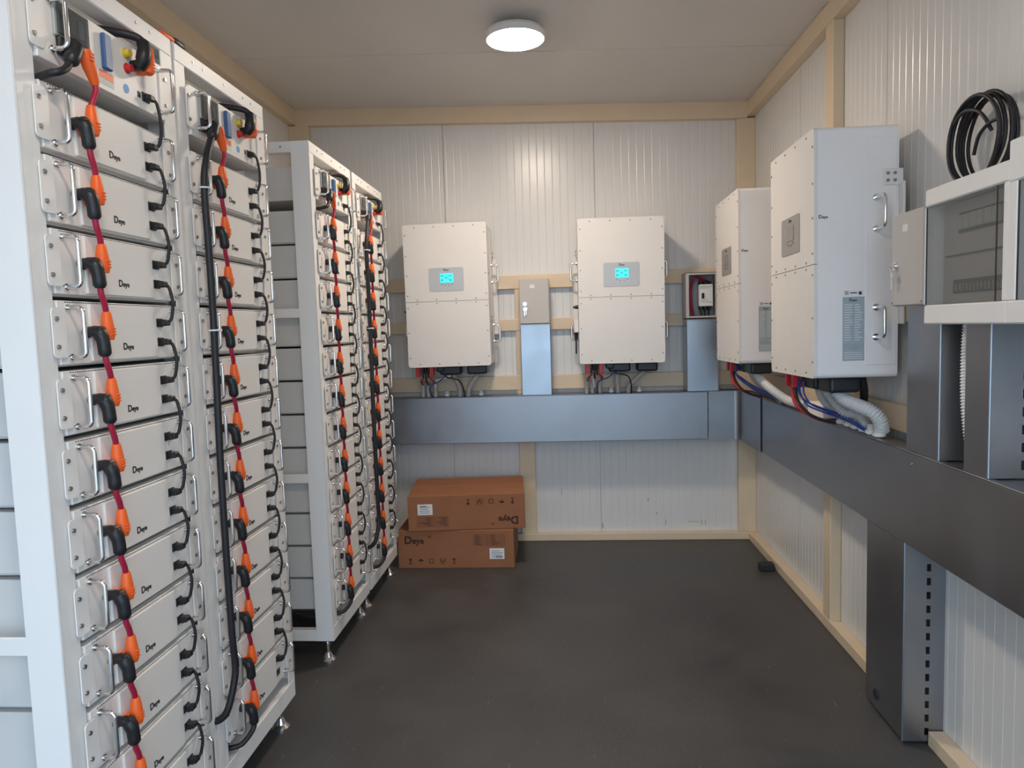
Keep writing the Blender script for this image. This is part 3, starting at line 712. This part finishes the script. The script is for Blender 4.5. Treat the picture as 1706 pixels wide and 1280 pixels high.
# ------------------------------------------------------------------ hoses, cables and fittings below the inverters
def corrugated(name, label, pts, r, m='hose', cat='hose', group=None, step=.0085):
    P = spl(pts, 30); L = [0]
    for a, b in zip(P, P[1:]): L.append(L[-1]+(b-a).length)
    n = max(4, int(L[-1]/step)); path = []; R = []
    j = 0
    for i in range(n*4+1):
        d = L[-1]*i/(n*4)
        while j < len(L)-2 and L[j+1] < d: j += 1
        s = (d-L[j])/max(L[j+1]-L[j], 1e-9)
        path.append(P[j].lerp(P[j+1], s)); R.append(r*(1.0, 1.0, .80, .80)[i % 4])
    return tag(MB().tube(path, R, 12).build(name, m), label, cat, group)
def fitting(x, y, z, label, group, r=.017, h=.034):
    t = thing('conduit_fitting', label, 'fitting', (x, y, z), group=group)
    MB().cyl((0, 0, 0), (0, 0, h), r*.80, r*.80, 14).build('sleeve', 'hose', t)
    MB().cyl((0, 0, .004), (0, 0, .016), r*1.12, r*1.12, 8).build('lock_nut', 'white', t)
def simple(name, label, pts, r, m, cat, group=None, n=8):
    return tag(MB().tube(spl(pts, 8), r, n).build(name, m), label, cat, group)
ZT = TT+.0045
# back wall, one set per inverter
for xi, yv, who, key in ((-.986, 0, 'left back-wall inverter', 'L'), (.096, 1, 'right back-wall inverter', 'R')):
    zb = 1.2206 if key == 'L' else 1.2164
    yy = 4.64; g = 'pipes under the %s' % who
    for q, (x, lab) in enumerate(((.047, 'leftmost'), (.083, 'second'), (.130, 'third'))):
        simple('conduit_pipe', 'short upright grey pipe under the %s, %s of three' % (who, lab), [(xi+x, yy, ZT), (xi+x, yy, 1.06+.02*(q % 2)), (xi+x+.004, yy-.01, 1.105+.012*(q != 1))], .0125, 'pipe', 'pipe', g, 12)
        simple('string_cable', '%s cable dropping from the %s into a short pipe, %s of three' % (('red', 'black', 'red')[q], who, lab), [(xi+.06+x*.4, 4.446+.07, zb-.066), (xi+x+.012, 4.53, 1.125), (xi+x+.004, yy-.01, 1.095)], .006, ('redcable', 'blackcable', 'redcable')[q], 'cable', 'string cables under the %s' % who)
    corrugated('flexible_hose', 'grey flexible hose arching from the first black boot under the %s' % who, [(xi+.262, 4.60, zb-.050), (xi+.268, 4.60, 1.145), (xi+.282, 4.62, 1.11), (xi+.292, 4.64, 1.06), (xi+.294, 4.645, ZT)] if key == 'L' else [(xi+.262, 4.60, zb-.050), (xi+.245, 4.60, 1.15), (xi+.240, 4.62, 1.11), (xi+.246, 4.64, 1.06), (xi+.248, 4.645, ZT)], .0165, 'pipe', 'hose', 'hoses under the %s' % who)
    corrugated('flexible_hose', 'grey flexible hose bending from the second black boot under the %s' % who, [(xi+.420, 4.60, zb-.050), (xi+.408, 4.60, 1.14), (xi+.372, 4.62, 1.095), (xi+.350, 4.64, 1.05), (xi+.348, 4.645, ZT)] if key == 'L' else [(xi+.420, 4.60, zb-.050), (xi+.400, 4.60, 1.14), (xi+.350, 4.62, 1.09), (xi+.318, 4.64, 1.05), (xi+.314, 4.645, ZT)], .0165, 'pipe', 'hose', 'hoses under the %s' % who)
    corrugated('flexible_hose', 'pale thin hose lying slantwise under the %s' % who, [(xi+.145, 4.56, 1.085), (xi+.150, 4.55, 1.12), (xi+.180, 4.54, 1.135), (xi+.225, 4.54, 1.150), (xi+.250, 4.545, 1.160)] if key == 'L' else [(xi+.06, 4.56, 1.155), (xi+.075, 4.55, 1.13), (xi+.088, 4.55, 1.10), (xi+.092, 4.56, 1.06)], .010, 'hose', 'hose', 'hoses under the %s' % who)
    fitting(xi+.205, yy+.01, ZT, 'pale conduit fitting on trunking between the pipes under the %s' % who, 'fittings under the %s' % who)
    fitting(xi+(.432 if key == 'L' else .385), yy+.01, ZT, 'empty pale conduit fitting at the right end under the %s' % who, 'fittings under the %s' % who)
    simple('data_cable', 'thin black data cable looping to the trunking under the %s' % who, [(xi+.19, 4.53, zb-.03), (xi+.23, 4.52, 1.15), (xi+.30, 4.53, 1.13), (xi+.325, 4.56, 1.08), (xi+.330, 4.60, ZT-.004)], .004, 'blackcable', 'cable', 'thin data cables')
    simple('network_cable', 'thin blue cable crossing the hoses under the %s' % who, [(xi+.20, 4.53, zb-.03), (xi+.215, 4.51, 1.16), (xi+.18, 4.51, 1.125), (xi+.12, 4.52, 1.10), (xi+.11, 4.56, 1.05), (xi+.115, 4.62, ZT)], .004, 'bluecable', 'cable', 'thin data cables')
# right wall
ZR = TT+.0085
FY = [2.660, 2.722, 2.785, 2.860, 2.930, 3.005]
for k, y in enumerate(FY):
    fitting(1.140, y, ZR, 'white conduit fitting on right trunking, %s from the near end' % ('first', 'second', 'third', 'fourth', 'fifth', 'sixth')[k], 'conduit fittings on the right trunking', .022, .040)
corrugated('flexible_hose', 'thick white corrugated hose bending from the near inverter down to the trunking', [(1.025, 2.750, 1.178), (1.045, 2.730, 1.150), (1.075, 2.695, 1.132), (1.110, 2.655, 1.112), (1.138, 2.650, 1.080), (1.150, 2.660, 1.040)], .027, group='hoses under the near inverter')
corrugated('flexible_hose', 'grey corrugated hose dropping behind the thick white hose under the near inverter', [(1.025, 2.870, 1.178), (1.045, 2.860, 1.140), (1.075, 2.825, 1.095), (1.120, 2.795, 1.080), (1.148, 2.785, 1.040)], .021, 'pipe', group='hoses under the near inverter')
corrugated('flexible_hose', 'grey corrugated hose slanting under the first boot of the near inverter', [(1.030, 2.960, 1.178), (1.045, 2.955, 1.130), (1.085, 2.945, 1.085), (1.135, 2.932, 1.070), (1.150, 2.930, 1.040)], .019, 'pipe', group='hoses under the near inverter')
corrugated('flexible_hose', 'white corrugated hose slanting from the far right-wall inverter towards the near one', [(1.020, 3.860, 1.176), (1.032, 3.800, 1.138), (1.055, 3.670, 1.095), (1.088, 3.580, 1.062), (1.100, 3.480, 1.055), (1.120, 3.375, 1.055)], .022, group='hoses under the far right-wall inverter')
corrugated('flexible_hose', 'grey corrugated hose under the far right-wall inverter, dropping to the trunking', [(1.025, 3.990, 1.176), (1.045, 3.96, 1.130), (1.085, 3.90, 1.075), (1.125, 3.830, 1.045), (1.14, 3.80, ZR)], .020, 'pipe', group='hoses under the far right-wall inverter')
for k, (a, b, c_) in enumerate(((2.955, 2.83, .0), (3.02, 2.90, .006), (3.00, 2.86, -.008))):
    simple('network_cable', 'blue cable under the near inverter sagging to the fittings, %s' % ('lowest strand', 'middle strand', 'upper strand')[k], [(.97, a, 1.205), (.965, a-.01, 1.16), (.985, a-.03, 1.115+c_), (1.03, (a+b)/2, 1.09+c_), (1.09, b-.02, 1.065+c_), (1.120, b-.075-.02*k, 1.040+c_), (1.140, b-.09-.02*k, ZR+.006)],   .0036, 'bluecable', 'cable', 'blue cables under the near inverter')
for k in range(3):
    c_ = .009*k
    simple('network_cable', 'blue cable trailing from the far right-wall inverter along the trunking, %s' % ('lowest strand', 'middle strand', 'upper strand')[k], [(.96, 4.06-.03*k, 1.205), (.955, 4.05, 1.165), (.98, 4.00, 1.12+c_), (1.03, 3.88, 1.075+c_), (1.08, 3.70, 1.05+c_), (1.13, 3.50, ZR+.012+c_), (1.16, 3.30, ZR+.006+c_)],   .0036, 'bluecable', 'cable', 'blue cables under the far right-wall inverter')
simple('data_cable', 'thin black cable lying along the trunking edge in the back right corner', [(.99, 4.63, ZT+.004), (1.06, 4.60, ZT+.006), (1.13, 4.45, ZR+.004), (1.14, 4.1, ZR+.004), (1.135, 3.7, ZR+.004), (1.15, 3.5, ZR+.004)], .004, 'blackcable', 'cable', 'thin data cables')
for k, (y, who) in enumerate(((3.095, 'near inverter'), (4.190, 'far right-wall inverter'))):
    simple('string_cable', 'red cable hanging from the isolator of the %s' % who, [(.965, y, 1.180), (.968, y-.005, 1.13), (.985, y-.02, 1.085), (1.05, y-.03, 1.04), (1.12, y-.03, ZR-.002)], .008, 'red', 'cable', 'red string cables on the right wall')
    simple('string_cable', 'black cable hanging beside the red one under the %s' % who, [(.972, y-.03, 1.16), (.98, y-.04, 1.11), (1.03, y-.06, 1.05), (1.12, y-.07, ZR)], .006, 'blackcable', 'cable', 'black string cables on the right wall')
simple('power_cable', 'thick black cable rising behind the thick white hose at the near inverter', [(1.165, 2.86, ZR), (1.165, 2.87, 1.08), (1.155, 2.83, 1.16), (1.14, 2.815, 1.225)], .016, 'blackcable', 'cable')
t = thing('junction_box', 'small pale grey junction box with black socket on the right trunking', 'junction box', (1.113, 3.155, ZR))
MB().bbox(0, .075, 0, .19, 0, .060, .004, 1).build('case', 'rack', t)
MB().bbox(.022, .045, -.002, .004, .018, .042, .002, 1).build('socket', 'socket', t)
corrugated('flexible_hose', 'white corrugated hose hanging upright between the two slotted channels', [(1.165, 2.140, 1.431), (1.160, 2.138, 1.33), (1.158, 2.132, 1.22), (1.162, 2.122, 1.12), (1.175, 2.115, ZR)], .018, 'white', step=.009)

# cable coil above the fuse boards
def coil():
    t = thing('cable_coil', 'coil of black cable resting on top of the fuse boards against the wall', 'cable coil', (1.20, 2.165, 1.815))
    rnd = random.Random(3)
    for k in range(6):
        r0 = .118+.004*(k % 3); cy, cz, dx = rnd.uniform(-.006, .006), .1265+rnd.uniform(-.003, .006), -.0105*(k-2.5)
        ph = rnd.uniform(0, 6)
        p = [(dx+.003*math.sin(2*a+ph), cy+(r0+.004*math.sin(3*a+ph))*math.cos(a), cz+(r0+.004*math.cos(2*a+ph))*math.sin(a)*.98+.006) for a in [2*PI*q/40 for q in range(40)]]
        MB().tube(p, .0055, 8, closed=True).build('loop', 'blackcable', t)
    MB().tube(spl([(-.03, .085, .205), (-.034, .03, .222), (-.032, -.03, .210), (-.03, -.07, .178), (-.02, -.085, .14)], 6), .005, 8).build('tail', 'blackcable', t)
    MB().tube(spl([(-.03, -.02, .09), (-.034, -.05, .135), (-.032, -.095, .158), (-.025, -.125, .16)], 6), .005, 8).build('tail', 'blackcable', t)
coil()

# ------------------------------------------------------------------ cardboard cartons
def icons(mb, x, z, y, s, flip):
    def b(x0, x1, z0, z1):
        if flip: x0, x1, z0, z1 = -x1, -x0, -z1, -z0
        mb.box(x+x0*s, x+x1*s, y-.0006, y+.0005, z+z0*s, z+z1*s)
    return b
def carton(name, label, loc, rz, w_, d_, h_, flip, flaps=False):
    t = thing(name, label, 'carton', loc, (0, 0, rz), 'brown cardboard cartons')
    MB().bbox(0, w_, 0, d_, 0, h_, .004, 2).build('box_body', 'carton', t)
    X = lambda x: w_-x if flip else x
    Z = lambda z: h_-z if flip else z
    sg = -1 if flip else 1
    mt = lambda x, z: basis((sg, 0, 0), (0, 0, sg), (0, -1, 0), (X(x), -.0006, Z(z)))
    lx, lz = (.060 if not flip else .060), h_*.66
    link('logo', join_mesh([text_mesh('D', .066, 'logo', 'inkbrown', mt(.065, lz)), text_mesh('eye', .053, 'logo', 'inkbrown', mt(.126, lz)), text_mesh('®', .02, 'logo', 'inkbrown', mt(.198, lz+.035))], 'logo', 'inkbrown'), t)
    pr = MB()
    def bx(x0, x1, z0, z1):
        a, b_ = sorted((X(x0), X(x1))); c, e = sorted((Z(z0), Z(z1)))
        pr.box(a, b_, -.0008, .0006, c, e)
    zi = .032
    # arrows up, umbrella, stacking mark, fragile glass, second arrow
    for cx in (.075, .345):
        bx(cx-.003, cx+.003, zi, zi+.020); bx(cx-.010, cx+.010, zi+.020, zi+.025); bx(cx-.006, cx+.006, zi+.025, zi+.031); bx(cx-.012, cx+.012, zi-.004, zi-.001)
    cx = .140
    bx(cx-.016, cx+.016, zi+.014, zi+.020); bx(cx-.010, cx+.010, zi+.020, zi+.026); bx(cx-.0015, cx+.0015, zi, zi+.016); bx(cx-.006, cx, zi-.002, zi+.001)
    cx = .205
    bx(cx-.014, cx-.010, zi, zi+.030); bx(cx+.010, cx+.014, zi, zi+.030); bx(cx-.014, cx+.014, zi, zi+.004); bx(cx-.006, cx+.006, zi+.024, zi+.028)
    cx = .275
    bx(cx-.012, cx-.008, zi+.010, zi+.032); bx(cx+.008, cx+.012, zi+.010, zi+.032); bx(cx-.012, cx+.012, zi+.010, zi+.014); bx(cx-.002, cx+.002, zi, zi+.012); bx(cx-.010, cx+.010, zi-.003, zi)
    bx(cx-.018, cx-.016, zi-.004, zi+.034); bx(cx+.016, cx+.018, zi-.004, zi+.034)
    pr.build('print', 'inkbrown', t)
    pf = MB(); x0, x1, z0, z1 = w_-.245, w_-.055, h_*.60, h_-.028
    def bf(a0, a1, c0, c1):
        a, b_ = sorted((X(a0), X(a1))); c, e = sorted((Z(c0), Z(c1)))
        pf.box(a, b_, -.0007, .0006, c, e)
    rows = 6
    for k in range(rows+1):
        z = z0+(z1-z0)*k/rows; bf(x0, x1, z-.001, z+.001)
    for xx in (x0, x0+.085, x0+.10, x1): bf(xx-.001, xx+.001, z0, z1)
    for k in range(rows):
        z = z0+(z1-z0)*(k+.3)/rows; bf(x0+.008, x0+.03+.045*random.random(), z, z+.005); bf(x0+.108, x0+.125+.055*random.random(), z, z+.005)
    pf.build('spec_table', 'inkfaint', t)
    a, b_ = sorted((X(w_-.150), X(w_-.060))); c, e = sorted((Z(h_*.24), Z(h_*.24+.066)))
    lb = MB().box(a, b_, -.0012, .0005, c, e).build('shipping_label', 'paper', t)
    q = MB()
    for k in range(4): q.box(a+.012, b_-.010-.02*random.random(), -.0017, -.0011, c+.012+.012*k, c+.0145+.012*k)
    zz = e-.018 if flip else c+.008
    for k in range(9): q.box((a+.014 if flip else b_-.052)+k*.0045, (a+.0165 if flip else b_-.0495)+k*.0045, -.0017, -.0011, zz, zz+.011)
    q.build('label_print', 'ink', lb)
    MB().bbox(.004, w_-.004, d_*.5-.0008, d_*.5+.0008, h_-.0005, h_+.0008, .0003, 1).build('lid_seam', 'cartonedge', t)
    if flaps:
        MB().bbox(.03, w_-.055, d_-.16, d_-.154, h_, h_+.012, .001, 1).build('lid_flap', 'cartonedge', t)
    return t
carton('carton', 'closed brown carton lying on the floor, under the other carton', (-1.046, 4.197, 0), .006, .714, .40, .236, False)
carton('carton', 'brown carton with upside-down lettering, lying on top of the other carton', (-.970, 4.175, .2375), .080, .712, .50, .218, True, False)

# ------------------------------------------------------------------ small things
t = thing('rubber_plug', 'small black rubber plug on the floor against the right baseboard', 'plug', (1.145, 4.14, 0))
MB().bbox(-.042, .042, -.03, .03, 0, .045, .008, 2).build('plug_body', 'rubber', t)
